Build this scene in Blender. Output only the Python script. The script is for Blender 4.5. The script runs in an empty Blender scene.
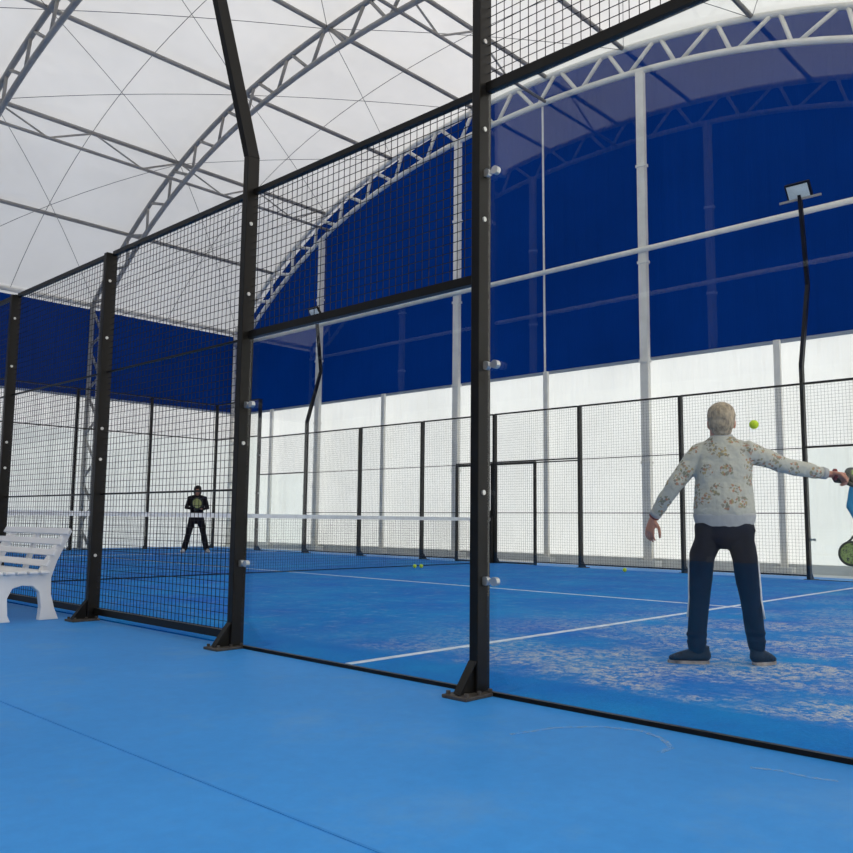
import bpy, bmesh, math, random
from mathutils import Vector, Matrix
random.seed(4)
scn = bpy.context.scene
COL = scn.collection
V = Vector

# ------------------------------------------------------------------ helpers
class MB:
    def __init__(s): s.v = []; s.f = []
    def add(s, vs, fs):
        n = len(s.v); s.v += [tuple(v) for v in vs]; s.f += [tuple(i + n for i in f) for f in fs]; return s
    def box(s, c, d, rz=0.0):
        cx, cy, cz = c; x, y, z = d[0] / 2, d[1] / 2, d[2] / 2
        co, si = math.cos(rz), math.sin(rz); vs = []
        for sz in (-z, z):
            for sx, sy in ((-x, -y), (x, -y), (x, y), (-x, y)):
                vs.append((cx + sx * co - sy * si, cy + sx * si + sy * co, cz + sz))
        return s.add(vs, [(3, 2, 1, 0), (4, 5, 6, 7), (0, 1, 5, 4), (1, 2, 6, 5), (2, 3, 7, 6), (3, 0, 4, 7)])
    def bb(s, a, b):
        return s.box([(a[i] + b[i]) / 2 for i in range(3)], [abs(b[i] - a[i]) for i in range(3)])
    def tube(s, pts, r, n=8, caps=True):
        pts = [V(p) for p in pts]; rs = r if isinstance(r, (list, tuple)) else [r] * len(pts)
        up = None; vs = []; fs = []
        for i, p in enumerate(pts):
            t = (pts[min(i + 1, len(pts) - 1)] - pts[max(i - 1, 0)]).normalized()
            if up is None: up = V((0, 0, 1)) if abs(t.z) < .9 else V((1, 0, 0))
            x = t.cross(up).normalized(); y = x.cross(t).normalized(); up = y
            for k in range(n):
                a = 2 * math.pi * (k + .5) / n
                vs.append(p + (x * math.cos(a) + y * math.sin(a)) * rs[i])
        for i in range(len(pts) - 1):
            for k in range(n):
                a, b = i * n + k, i * n + (k + 1) % n
                fs.append((a, b, b + n, a + n))
        if caps: fs += [tuple(range(n))[::-1], tuple(range((len(pts) - 1) * n, len(pts) * n))]
        return s.add(vs, fs)
    def bar(s, a, b, w, h):   # rectangular bar, w sideways (horizontal), h other way
        a, b = V(a), V(b); t = (b - a).normalized(); up = V((0, 0, 1)) if abs(t.z) < .95 else V((1, 0, 0))
        x = t.cross(up).normalized() * w / 2; y = x.cross(t).normalized() * h / 2
        vs = [p + q for p in (a, b) for q in (-x - y, x - y, x + y, -x + y)]
        return s.add(vs, [(3, 2, 1, 0), (4, 5, 6, 7), (0, 1, 5, 4), (1, 2, 6, 5), (2, 3, 7, 6), (3, 0, 4, 7)])
    def prism(s, poly, axis, a, b):   # poly of 2-D points extruded along axis
        n = len(poly); vs = []
        for e in (a, b):
            for p in poly:
                q = list(p); q.insert(axis, e); vs.append(q)
        return s.add(vs, [tuple(range(n))[::-1], tuple(range(n, 2 * n))] + [(i, (i + 1) % n, (i + 1) % n + n, i + n) for i in range(n)])
    def loft(s, rings, side=(1, 0, 0), n=16, round_=True):
        # rings: (p, rx, ry) ellipses along a path; rounded ends
        R = [(V(p), a, b) for p, a, b in rings]
        if round_:
            p, a, b = R[0]; t = (R[0][0] - R[1][0]).normalized(); m = min(a, b)
            R = [(p + t * m * d, a * k, b * k) for d, k in ((.98, .15), (.87, .5), (.5, .866))] + R
            p, a, b = R[-1]; t = (R[-1][0] - R[-2][0]).normalized(); m = min(a, b)
            R += [(p + t * m * d, a * k, b * k) for d, k in ((.5, .866), (.87, .5), (.98, .15))]
        vs = []; fs = []; side = V(side)
        for i, (p, a, b) in enumerate(R):
            t = (R[min(i + 1, len(R) - 1)][0] - R[max(i - 1, 0)][0]).normalized()
            x = side - t * side.dot(t)
            if x.length < .05: x = V((0, 1, 0)) - t * t.y
            x.normalize(); y = t.cross(x)
            for k in range(n):
                q = 2 * math.pi * k / n
                vs.append(p + x * math.cos(q) * a + y * math.sin(q) * b)
        for i in range(len(R) - 1):
            for k in range(n):
                a, b = i * n + k, i * n + (k + 1) % n
                fs.append((a, b, b + n, a + n))
        fs += [tuple(range(n))[::-1], tuple(range((len(R) - 1) * n, len(R) * n))]
        return s.add(vs, fs)
    def ell(s, c, r, nu=20, nv=12):
        c = V(c); vs = [c + V((0, 0, -r[2]))]; fs = []
        for j in range(1, nv):
            th = -math.pi / 2 + math.pi * j / nv
            for k in range(nu):
                a = 2 * math.pi * k / nu
                vs.append(c + V((r[0] * math.cos(th) * math.cos(a), r[1] * math.cos(th) * math.sin(a), r[2] * math.sin(th))))
        vs.append(c + V((0, 0, r[2]))); L = len(vs) - 1
        for k in range(nu):
            k2 = (k + 1) % nu
            fs.append((0, 1 + k2, 1 + k)); fs.append((L, L - nu + k, L - nu + k2))
            for j in range(nv - 2):
                a = 1 + j * nu
                fs.append((a + k, a + k2, a + nu + k2, a + nu + k))
        return s.add(vs, fs)
    def mesh(s, name, smooth=False):
        me = bpy.data.meshes.new(name); me.from_pydata(s.v, [], s.f); me.validate(); me.update()
        bm = bmesh.new(); bm.from_mesh(me); bmesh.ops.recalc_face_normals(bm, faces=bm.faces); bm.to_mesh(me); bm.free()
        if smooth:
            for p in me.polygons: p.use_smooth = True
        return me
    def build(s, name, m, parent=None, smooth=False, bevel=0, label=None):
        o = bpy.data.objects.new(name, s.mesh(name, smooth)); COL.objects.link(o); o.data.materials.append(m)
        if parent: o.parent = parent
        if bevel:
            b = o.modifiers.new('b', 'BEVEL'); b.width = bevel; b.segments = 2; b.limit_method = 'ANGLE'
        if label: o['label'] = label
        return o
    def remesh(s, name, m, voxel, smooth=4, parent=None, disp=None, label=None):
        tmp = bpy.data.objects.new('tmp', s.mesh('tmp')); COL.objects.link(tmp)
        r = tmp.modifiers.new('r', 'REMESH'); r.mode = 'VOXEL'; r.voxel_size = voxel
        k = tmp.modifiers.new('s', 'SMOOTH'); k.iterations = smooth; k.factor = .5
        if disp:
            tx = bpy.data.textures.new('folds', 'CLOUDS'); tx.noise_scale = disp[0]
            d = tmp.modifiers.new('d', 'DISPLACE'); d.texture = tx; d.strength = disp[1]; d.mid_level = .5
        dg = bpy.context.evaluated_depsgraph_get(); dg.update()
        me = bpy.data.meshes.new_from_object(tmp.evaluated_get(dg)); me.name = name
        bpy.data.objects.remove(tmp)
        for p in me.polygons: p.use_smooth = True
        o = bpy.data.objects.new(name, me); COL.objects.link(o); me.materials.clear(); me.materials.append(m)
        if parent: o.parent = parent
        if label: o['label'] = label
        return o

def thing(name, label, cat, loc=(0, 0, 0), rz=0.0, group=None):
    o = bpy.data.objects.new(name, None); COL.objects.link(o); o.empty_display_size = .1
    o.location = loc; o.rotation_euler = (0, 0, rz); tag(o, label, cat, group); return o
def tag(o, label, cat, group=None):
    o['label'] = label; o['category'] = cat
    if group: o['group'] = group
    return o
def struct(o, label=None):
    o['kind'] = 'structure'
    if label: o['label'] = label
    return o
def copy_tree(o, parent=None, offset=None):
    c = o.copy(); COL.objects.link(c)
    if parent: c.parent = parent
    if offset: c.location = V(o.location) + V(offset)
    for ch in list(o.children): copy_tree(ch, c)
    return c

# ------------------------------------------------------------------ materials
def srgb(r, g, b):
    f = lambda c: c / 12.92 if c <= .04045 else ((c + .055) / 1.055) ** 2.4
    return (f(r / 255), f(g / 255), f(b / 255), 1)
def nm(name):
    m = bpy.data.materials.new(name); m.use_nodes = True; nt = m.node_tree
    return m, nt, nt.nodes, nt.links, nt.nodes['Principled BSDF'], nt.nodes['Material Output']
def noise(nt, scale, detail=4, rough=.6, vec=None, coord='Object', sc=None):
    tc = nt.nodes.new('ShaderNodeTexCoord'); n = nt.nodes.new('ShaderNodeTexNoise')
    n.inputs['Scale'].default_value = scale; n.inputs['Detail'].default_value = detail; n.inputs['Roughness'].default_value = rough
    if sc:
        mp = nt.nodes.new('ShaderNodeMapping'); mp.inputs['Scale'].default_value = sc
        nt.links.new(tc.outputs[coord], mp.inputs[0]); nt.links.new(mp.outputs[0], n.inputs['Vector'])
    else: nt.links.new(tc.outputs[coord], n.inputs['Vector'])
    return n
def ramp(nt, fac, stops):
    r = nt.nodes.new('ShaderNodeValToRGB'); el = r.color_ramp.elements
    while len(el) < len(stops): el.new(.5)
    for e, (p, c) in zip(el, stops): e.position = p; e.color = c
    nt.links.new(fac, r.inputs[0]); return r
def bump(nt, h, strength, dist, bsdfs):
    b = nt.nodes.new('ShaderNodeBump'); b.inputs['Strength'].default_value = strength; b.inputs['Distance'].default_value = dist
    nt.links.new(h, b.inputs['Height'])
    for s in bsdfs: nt.links.new(b.outputs[0], s.inputs['Normal'])
    return b
def solid(name, col, rough=.5, metal=0, var=.12, nscale=6, bmp=0, bscale=40, spec=.5):
    m, nt, N, L, P, O = nm(name)
    n = noise(nt, nscale)
    a = tuple(c * (1 - var) for c in col[:3]) + (1,); b = tuple(min(1, c * (1 + var)) for c in col[:3]) + (1,)
    r = ramp(nt, n.outputs['Fac'], [(.3, a), (.7, b)]); L.new(r.outputs[0], P.inputs['Base Color'])
    P.inputs['Roughness'].default_value = rough; P.inputs['Metallic'].default_value = metal
    P.inputs['Specular IOR Level'].default_value = spec
    if bmp:
        k = noise(nt, bscale); bump(nt, k.outputs['Fac'], .6, bmp, [P])
    return m
def fabric(name, col, transl, tcol=None, nscale=.5, var=.06, folds=(1, 1, 1), fscale=1, fdist=.1, gl=.025):
    m, nt, N, L, P, O = nm(name); N.remove(P)
    d = N.new('ShaderNodeBsdfDiffuse'); t = N.new('ShaderNodeBsdfTranslucent'); mx = N.new('ShaderNodeMixShader')
    g = N.new('ShaderNodeBsdfGlossy'); g.inputs['Roughness'].default_value = .45; m2 = N.new('ShaderNodeMixShader'); m2.inputs[0].default_value = gl
    n = noise(nt, nscale)
    for bs, c in ((d, col), (t, tcol or col)):
        r = ramp(nt, n.outputs['Fac'], [(.3, tuple(x * (1 - var) for x in c[:3]) + (1,)), (.7, tuple(x * (1 + var) for x in c[:3]) + (1,))])
        L.new(r.outputs[0], bs.inputs['Color'])
    mx.inputs[0].default_value = transl
    L.new(d.outputs[0], mx.inputs[1]); L.new(t.outputs[0], mx.inputs[2])
    L.new(mx.outputs[0], m2.inputs[1]); L.new(g.outputs[0], m2.inputs[2]); L.new(m2.outputs[0], O.inputs[0])
    k = noise(nt, fscale, 3, .5, sc=folds); bump(nt, k.outputs['Fac'], 1, fdist, [d, t, g])
    return m
def glass_mat():
    m, nt, N, L, P, O = nm('court_glass'); N.remove(P)
    tr = N.new('ShaderNodeBsdfTransparent'); gl = N.new('ShaderNodeBsdfGlossy'); gl.inputs['Roughness'].default_value = 0
    tc = noise(nt, 2); r = ramp(nt, tc.outputs['Fac'], [(0, (.955, .975, .97, 1)), (1, (.965, .985, .98, 1))]); L.new(r.outputs[0], tr.inputs[0])
    mx = N.new('ShaderNodeMixShader'); fr = N.new('ShaderNodeFresnel'); ge = N.new('ShaderNodeNewGeometry')
    ma = N.new('ShaderNodeMath'); ma.operation = 'MULTIPLY_ADD'; ma.inputs[1].default_value = -(1.5 - 1 / 1.5); ma.inputs[2].default_value = 1.5
    L.new(ge.outputs['Backfacing'], ma.inputs[0]); L.new(ma.outputs[0], fr.inputs['IOR'])
    L.new(fr.outputs[0], mx.inputs[0]); L.new(tr.outputs[0], mx.inputs[1]); L.new(gl.outputs[0], mx.inputs[2]); L.new(mx.outputs[0], O.inputs[0])
    return m

M = {}
M['black'] = solid('black_powder_coat', (.007, .0062, .005, 1), .40, 0, .25, 9, spec=.22)
M['wire'] = solid('black_wire', (.010, .010, .013, 1), .55, 0, .2, 9, spec=.2)
M['net'] = solid('black_net_cord', (.006, .007, .012, 1), .8, spec=.2)
M['steel'] = solid('galvanised_steel', (.31, .30, .285, 1), .5, .0, .15, 3)  # zinc grey, taken darker for the shaded undersides of the trusses
M['cream_steel'] = solid('pale_lit_steel', (.74, .72, .67, 1), .5, .0, .1, 3)  # pale steel; the light caught by the gable truss is in this colour
M['chrome'] = solid('bright_steel', (.55, .55, .54, 1), .3, .8, .08, 20)
M['glass'] = glass_mat()
M['roof'] = fabric('white_roof_membrane', (.74, .72, .69, 1), .5, (.65, .64, .625, 1), .25, .06, (1, 1, 1), .55, .10)
M['curtain'] = fabric('white_wall_curtain', (.84, .82, .78, 1), .5, (.90, .88, .84, 1), .8, .05, (2.2, 2.2, .25), 1.1, .16)
M['bluetarp'] = fabric('blue_wall_tarpaulin', (.0004, .021, .135, 1), .25, (.0004, .022, .15, 1), .4, .12, (3.0, 3.0, .12), 1.2, .07, .003)
M['curtain_grey'] = fabric('greyed_rear_curtain', (.36, .36, .35, 1), .4, (.30, .30, .29, 1), .8, .05, (2.2, 2.2, .25), 1.1, .16)  # rear curtain greyed to weaken its reflection in the court glass
M['hem'] = solid('grey_blue_hem', (.28, .32, .38, 1), .6)
M['kerb'] = solid('grey_concrete', (.60, .61, .60, 1), .8, 0, .12, 3, .003)
M['white_line'] = solid('white_line_fibre', (.62, .70, .78, 1), .8, 0, .18, 8)
M['net_band'] = solid('white_net_tape', (.75, .76, .76, 1), .7)
M['plastic'] = solid('white_bench_plastic', (.78, .78, .77, 1), .35, 0, .04, 3)
M['rust'] = solid('dusty_black_plate', (.055, .047, .040, 1), .6, 0, .5, 25)
M['ball'] = solid('yellow_felt', (.55, .72, .02, 1), .9, 0, .1, 40, .002, 200)
M['skin'] = solid('skin', (.50, .22, .15, 1), .5, 0, .12, 12)
M['skin_tan'] = solid('tanned_skin', (.36, .17, .11, 1), .5, 0, .12, 12)
M['eye'] = solid('eye_white', (.7, .7, .7, 1), .2)
M['navy'] = solid('navy_trousers', (.005, .007, .018, 1), .8, 0, .3, 6, .006, 14, spec=.08)
M['dark_cloth'] = solid('black_jacket', (.008, .007, .010, 1), .7, 0, .3, 10, spec=.1)
M['teal_shirt'] = solid('bright_blue_shirt', (.0, .21, .42, 1), .7, 0, .12, 10)
M['shorts'] = solid('grey_blue_shorts', (.06, .09, .15, 1), .8)
M['white_cloth'] = solid('white_stripe', (.65, .66, .68, 1), .7)
M['shoe'] = solid('dark_shoe', (.012, .014, .020, 1), .6, 0, .4, 30, spec=.15)
M['sole'] = solid('pale_rubber', (.30, .25, .21, 1), .6, 0, .6, 16)
M['hair_dark'] = solid('dark_hair', (.012, .008, .008, 1), .6, 0, .4, 30, .004, 90, spec=.15)
M['racket_frame'] = solid('black_racket_frame', (.02, .025, .015, 1), .35)
M['grip'] = solid('dark_grip', (.02, .018, .015, 1), .8)
M['red_band'] = solid('dark_red_band', (.18, .01, .015, 1), .6)
M['lens'] = solid('floodlight_glass', (.62, .68, .68, 1), .3)

def racket_face(name, c1, c2):
    m, nt, N, L, P, O = nm(name)
    n = noise(nt, 26, 3, .7); r = ramp(nt, n.outputs['Fac'], [(.36, c1), (.5, c2), (.62, c1)])
    L.new(r.outputs[0], P.inputs['Base Color']); P.inputs['Roughness'].default_value = .4
    return m
M['face_green'] = racket_face('green_black_racket_face', (.012, .02, .008, 1), (.30, .42, .12, 1))
M['face_yellow'] = racket_face('yellow_racket_face', (.40, .42, .05, 1), (.52, .50, .22, 1))

def hair_mat():
    m, nt, N, L, P, O = nm('grey_blond_hair')
    n = noise(nt, 55, 3, .6, sc=(1, 1, .35)); r = ramp(nt, n.outputs['Fac'], [(.3, (.17, .135, .10, 1)), (.7, (.50, .40, .28, 1))])
    L.new(r.outputs[0], P.inputs['Base Color']); P.inputs['Roughness'].default_value = .65
    bump(nt, n.outputs['Fac'], .8, .006, [P]); return m
M['hair_grey'] = hair_mat()

def sweater_mat():
    m, nt, N, L, P, O = nm('floral_sweater')
    tc = N.new('ShaderNodeTexCoord')
    vo = N.new('ShaderNodeTexVoronoi'); vo.inputs['Scale'].default_value = 9.5; vo.inputs['Randomness'].default_value = .75
    wn = N.new('ShaderNodeTexNoise'); wn.inputs['Scale'].default_value = 60
    vm = N.new('ShaderNodeVectorMath'); vm.operation = 'MULTIPLY_ADD'; vm.inputs[1].default_value = (.02, .02, .02)
    L.new(tc.outputs['Object'], wn.inputs['Vector'])
    L.new(wn.outputs['Color'], vm.inputs[0]); mp = N.new('ShaderNodeMapping'); mp.inputs['Rotation'].default_value = (-math.pi / 2, 0, 0); vo.voronoi_dimensions = '2D'; L.new(tc.outputs['Object'], mp.inputs[0]); L.new(mp.outputs[0], vm.inputs[2]); L.new(vm.outputs[0], vo.inputs['Vector'])
    cl = N.new('ShaderNodeMath'); cl.operation = 'LESS_THAN'; cl.inputs[1].default_value = .37; L.new(vo.outputs['Distance'], cl.inputs[0])
    v2 = N.new('ShaderNodeTexVoronoi'); v2.inputs['Scale'].default_value = 60; L.new(tc.outputs['Object'], v2.inputs['Vector'])
    pet = N.new('ShaderNodeMath'); pet.operation = 'LESS_THAN'; pet.inputs[1].default_value = .55; L.new(v2.outputs['Distance'], pet.inputs[0])
    n3 = N.new('ShaderNodeTexNoise'); n3.inputs['Scale'].default_value = 30; L.new(tc.outputs['Object'], n3.inputs['Vector'])
    g3 = N.new('ShaderNodeMath'); g3.operation = 'GREATER_THAN'; g3.inputs[1].default_value = .42; L.new(n3.outputs['Fac'], g3.inputs[0])
    a = N.new('ShaderNodeMath'); a.operation = 'MULTIPLY'; L.new(cl.outputs[0], a.inputs[0]); L.new(pet.outputs[0], a.inputs[1])
    b = N.new('ShaderNodeMath'); b.operation = 'MULTIPLY'; L.new(a.outputs[0], b.inputs[0]); L.new(g3.outputs[0], b.inputs[1])
    sp = N.new('ShaderNodeSeparateColor'); L.new(v2.outputs['Color'], sp.inputs[0])
    cr = ramp(nt, sp.outputs[0], [(0, (.24, .24, .17, 1)), (.3, (.40, .22, .15, 1)), (.5, (.26, .24, .20, 1)), (.8, (.38, .30, .16, 1))]); cr.color_ramp.interpolation = 'CONSTANT'
    mix = N.new('ShaderNodeMix'); mix.data_type = 'RGBA'; mix.inputs['A'].default_value = (.47, .465, .415, 1)
    L.new(b.outputs[0], mix.inputs['Factor']); L.new(cr.outputs[0], mix.inputs['B']); L.new(mix.outputs['Result'], P.inputs['Base Color'])
    P.inputs['Roughness'].default_value = .85; P.inputs['Specular IOR Level'].default_value = .2
    k = noise(nt, 7, 3); bump(nt, k.outputs['Fac'], 1, .03, [P])
    return m
M['sweater'] = sweater_mat()
M['rib'] = solid('pale_grey_rib_knit', (.40, .40, .40, 1), .85, 0, .08, 30)

def outer_floor():
    m, nt, N, L, P, O = nm('light_blue_acrylic_floor')
    a = noise(nt, .55, 5, .6); b = noise(nt, 14, 6, .75); c = noise(nt, 1.7, 8, .7)
    r = ramp(nt, a.outputs['Fac'], [(.3, (.022, .245, .66, 1)), (.7, (.038, .30, .77, 1))])
    r2 = ramp(nt, b.outputs['Fac'], [(.3, (.84, .87, .9, 1)), (.7, (1, 1, 1, 1))])
    mu = N.new('ShaderNodeMix'); mu.data_type = 'RGBA'; mu.blend_type = 'MULTIPLY'; mu.inputs['Factor'].default_value = 1
    L.new(r.outputs[0], mu.inputs['A']); L.new(r2.outputs[0], mu.inputs['B'])
    r3 = ramp(nt, c.outputs['Fac'], [(.52, (0, 0, 0, 1)), (.74, (.42, .42, .42, 1))])
    mx = N.new('ShaderNodeMix'); mx.data_type = 'RGBA'; mx.inputs['B'].default_value = (.16, .33, .55, 1)
    L.new(r3.outputs[0], mx.inputs['Factor']); L.new(mu.outputs['Result'], mx.inputs['A']); L.new(mx.outputs['Result'], P.inputs['Base Color'])
    P.inputs['Roughness'].default_value = .55; P.inputs['Specular IOR Level'].default_value = .35
    bump(nt, b.outputs['Fac'], .3, .002, [P]); return m
M['floor'] = outer_floor()
def turf_mat():
    m, nt, N, L, P, O = nm('blue_sanded_turf')
    tc = N.new('ShaderNodeTexCoord')
    a = noise(nt, 1.1, 5, .6)
    base = ramp(nt, a.outputs['Fac'], [(.3, (.0, .135, .58, 1)), (.7, (.0, .265, .66, 1))])
    fine = noise(nt, 60, 3, .7); fr = ramp(nt, fine.outputs['Fac'], [(.25, (.72, .74, .78, 1)), (.75, (1.0, 1.0, 1.0, 1))])
    mu = N.new('ShaderNodeMix'); mu.data_type = 'RGBA'; mu.blend_type = 'MULTIPLY'; mu.inputs['Factor'].default_value = 1
    L.new(base.outputs[0], mu.inputs['A']); L.new(fr.outputs[0], mu.inputs['B'])
    # sand drifted by play: towards the back of the court, away from the walls
    sp = N.new('ShaderNodeSeparateXYZ'); L.new(tc.outputs['Object'], sp.inputs[0])
    def mr(sock, a0, a1, b0=0., b1=1.):
        n = N.new('ShaderNodeMapRange'); n.interpolation_type = 'SMOOTHSTEP'
        n.inputs['From Min'].default_value = a0; n.inputs['From Max'].default_value = a1
        n.inputs['To Min'].default_value = b0; n.inputs['To Max'].default_value = b1
        L.new(sock, n.inputs['Value']); return n.outputs[0]
    def mul(p, q):
        n = N.new('ShaderNodeMath'); n.operation = 'MULTIPLY'; L.new(p, n.inputs[0]); L.new(q, n.inputs[1]); return n.outputs[0]
    edge = mr(sp.outputs['X'], .42, .62)
    back = mr(sp.outputs['Y'], 1.6, 4.6, 1, .0)
    far = mr(sp.outputs['X'], 2.6, 6.0, 1, .35)
    patch = noise(nt, 1.3, 5, .7); pm = mr(patch.outputs['Fac'], .38, .58, .04, 1)
    strk = noise(nt, 17, 7, .80, sc=(1, 1, 1)); sm = mr(strk.outputs['Fac'], .44, .56)
    s2 = noise(nt, 70, 4, .8); sm2 = mr(s2.outputs['Fac'], .34, .56)
    msk = mul(mul(mul(edge, back), mul(far, pm)), mul(sm, sm2))
    # faint dust over the rest
    dn = noise(nt, 6, 6, .8); dm = mr(dn.outputs['Fac'], .50, .72, 0, .22); dm = mul(dm, edge)
    ad = N.new('ShaderNodeMath'); ad.operation = 'MAXIMUM'; L.new(msk, ad.inputs[0]); L.new(dm, ad.inputs[1])
    sc = N.new('ShaderNodeMath'); sc.operation = 'MULTIPLY'; sc.inputs[1].default_value = .9; L.new(ad.outputs[0], sc.inputs[0])
    mx = N.new('ShaderNodeMix'); mx.data_type = 'RGBA'; mx.inputs['B'].default_value = (.66, .61, .52, 1)
    L.new(sc.outputs[0], mx.inputs['Factor']); L.new(mu.outputs['Result'], mx.inputs['A']); L.new(mx.outputs['Result'], P.inputs['Base Color'])
    P.inputs['Roughness'].default_value = .85; P.inputs['Specular IOR Level'].default_value = .15
    bump(nt, fine.outputs['Fac'], .7, .006, [P]); return m
M['turf'] = turf_mat()

# ------------------------------------------------------------------ hall
YC, W0, W1 = 10.0, -1.5, 21.5
ARX = [11.45] + [11.17 - 4.27 * k for k in range(1, 7)]
XF, XR = 11.78, ARX[-1] - .3
def zr(y):
    d = y - YC
    return 10.60 - .0205 * d * d - 7.72e-5 * d ** 4
EAVE = zr(W1)

fl = struct(MB().bb((XR, W0, -.15), (XF, W1, 0)).build('floor', M['floor']), 'light blue painted hall floor around the court')
# floor seam and scuffs
MB().box((-1.68, 5, .0012), (.009, 13, .0022)).build('floor_seam', solid('seam_blue', (.022, .225, .62, 1), .7), fl)
SC1 = [(-0.528, 1.403), (-0.311, 1.348), (-0.166, 1.232), (-0.109, 1.086), (-0.16, 0.964), (-0.253, 0.875), (-0.347, 0.873)]
SC2 = [(-0.299, 0.568), (-0.261, 0.483), (-0.27, 0.384), (-0.25, 0.305)]
sc = MB()
for pts, hw in ((SC1, .012), (SC2, .011)):
    for i in range(len(pts) - 1):
        (x0, y0), (x1, y1) = pts[i], pts[i + 1]; t = V((x1 - x0, y1 - y0, 0)).normalized(); n = V((-t.y, t.x, 0)) * hw
        sc.add([(x0 - n.x, y0 - n.y, .002), (x0 + n.x, y0 + n.y, .002), (x1 + n.x, y1 + n.y, .002), (x1 - n.x, y1 - n.y, .002)], [(0, 1, 2, 3)])
def scuff_mat():
    m, nt, N, L, P, O = nm('pale_scuff'); P.inputs['Base Color'].default_value = (.33, .50, .68, 1); P.inputs['Roughness'].default_value = .7
    tr = N.new('ShaderNodeBsdfTransparent'); mx = N.new('ShaderNodeMixShader'); n = noise(nt, 45, 4, .8)
    r = ramp(nt, n.outputs['Fac'], [(.40, (0, 0, 0, 1)), (.66, (.6, .6, .6, 1))]); L.new(r.outputs[0], mx.inputs[0])
    L.new(tr.outputs[0], mx.inputs[1]); L.new(P.outputs[0], mx.inputs[2]); L.new(mx.outputs[0], O.inputs[0]); return m
sc.build('scuff_mark', scuff_mat(), fl)
MB().bb((10.92, W0, 0), (10.98, W1, .002)).build('painted_line', M['white_line'], fl)
# grey concrete apron and kerb along the gable
MB().bb((10.98, W0, 0), (XF, W1, .001)).build('apron', M['kerb'], fl)
struct(MB().bb((XF - .14, W0, 0), (XF - .02, W1, .16)).build('baseboard_gable', M['kerb']), 'grey concrete kerb at the foot of the white gable curtain')

def wall_x(name, x, z0, fz, m, label):   # gable sheet, grid
    mb = MB(); ys = [W0 + (W1 - W0) * i / 80 for i in range(81)]; nz = 16
    for y in ys:
        for j in range(nz + 1): mb.v.append((x, y, z0 + (fz(y) - z0) * j / nz))
    for i in range(80):
        for j in range(nz):
            a = i * (nz + 1) + j; mb.f.append((a, a + 1, a + nz + 2, a + nz + 1))
    return struct(mb.build(name, m, smooth=True), label)
def wall_y(name, y, z0, z1, m, label):
    mb = MB(); xs = [XR + (XF - XR) * i / 80 for i in range(81)]; nz = 10
    for x in xs:
        for j in range(nz + 1): mb.v.append((x, y, z0 + (z1 - z0) * j / nz))
    for i in range(80):
        for j in range(nz):
            a = i * (nz + 1) + j; mb.f.append((a, a + 1, a + nz + 2, a + nz + 1))
    return struct(mb.build(name, m, smooth=True), label)
ZB = 4.02
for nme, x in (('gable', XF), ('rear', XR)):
    wall_x('wall_%s_lower' % nme, x, 0, lambda y: ZB, M['curtain'] if nme == 'gable' else M['curtain_grey'], 'white fabric curtain, lower part of the %s wall' % nme)  # gable curtain is white, the rear one greyed for a dimmer reflection
    wall_x('wall_%s_upper' % nme, x, ZB, lambda y: zr(y) + .135, M['bluetarp'], 'dark blue tarpaulin, upper part of the %s wall' % nme)
for nme, y in (('left', W1), ('right', W0)):
    wall_y('wall_%s_lower' % nme, y, 0, ZB, M['curtain'], 'white fabric curtain, lower part of the %s side wall' % nme)
    if nme == 'left': wall_y('wall_left_upper', y, ZB, EAVE - .12, M['bluetarp'], 'dark blue tarpaulin band on the left side wall')
    else: wall_y('wall_right_upper', y, ZB, EAVE - .12, M['curtain'], 'unseen upper band of the right side wall, made white to pass sunlight')  # out of view; white instead of blue so sunlight comes through
    wall_y('wall_%s_top' % nme, y, EAVE - .12, EAVE + .12, M['roof'], 'white strip above the blue band')
# roof membrane
mb = MB(); NX, NY = 60, 90
for i in range(NX + 1):
    for j in range(NY + 1):
        y = W0 + (W1 - W0) * j / NY; mb.v.append((XR + (XF - XR) * i / NX, y, zr(y) + .12))
for i in range(NX):
    for j in range(NY):
        a = i * (NY + 1) + j; mb.f.append((a, a + 1, a + NY + 2, a + NY + 1))
struct(mb.build('ceiling', M['roof'], smooth=True), 'taut white translucent roof membrane')
# hems
for nme, x in (('gable', XF - .05), ('rear', XR + .05)):
    struct(MB().tube([(x, W0, ZB), (x, W1, ZB)], .035, 6).build('trim_%s' % nme, M['hem']), 'pale pipe along the lower edge of the blue sheet')
struct(MB().tube([(XR, W1 - .05, ZB), (XF, W1 - .05, ZB)], .03, 6).build('trim_left', M['hem']), 'pipe along the lower edge of the blue side band')

# --- arch trusses
def polyline(off):
    pts = [V((0, W0, 0)), V((0, W0, EAVE))]
    n = 48
    arch = [V((0, W0 + (W1 - W0) * i / n, zr(W0 + (W1 - W0) * i / n))) for i in range(n + 1)]
    pts = [V((0, W0, 0)), V((0, W0, EAVE * .5))] + arch + [V((0, W1, EAVE * .5)), V((0, W1, 0))]
    if off:
        q = []
        for i, p in enumerate(pts):
            t = (pts[min(i + 1, len(pts) - 1)] - pts[max(i - 1, 0)]).normalized()
            if i in (0, 1): t = V((0, 0, 1))
            if i >= len(pts) - 2: t = V((0, 0, -1))
            nrm = V((0, t.z, -t.y)); c = 1.0
            if i in (2, len(pts) - 3): c = 1.08
            q.append(p + nrm * off * c)
        pts = q
    return pts
OUT = polyline(.04); INN = polyline(.60)
def along(pts):
    L = [0]
    for i in range(1, len(pts)): L.append(L[-1] + (pts[i] - pts[i - 1]).length)
    def f(s):
        s = max(0, min(L[-1], s))
        for i in range(1, len(pts)):
            if s <= L[i] + 1e-9: return pts[i - 1].lerp(pts[i], (s - L[i - 1]) / (L[i] - L[i - 1]))
        return pts[-1]
    return f, L[-1]
fo, Lo = along(OUT); fi, Li = along(INN)
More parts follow.
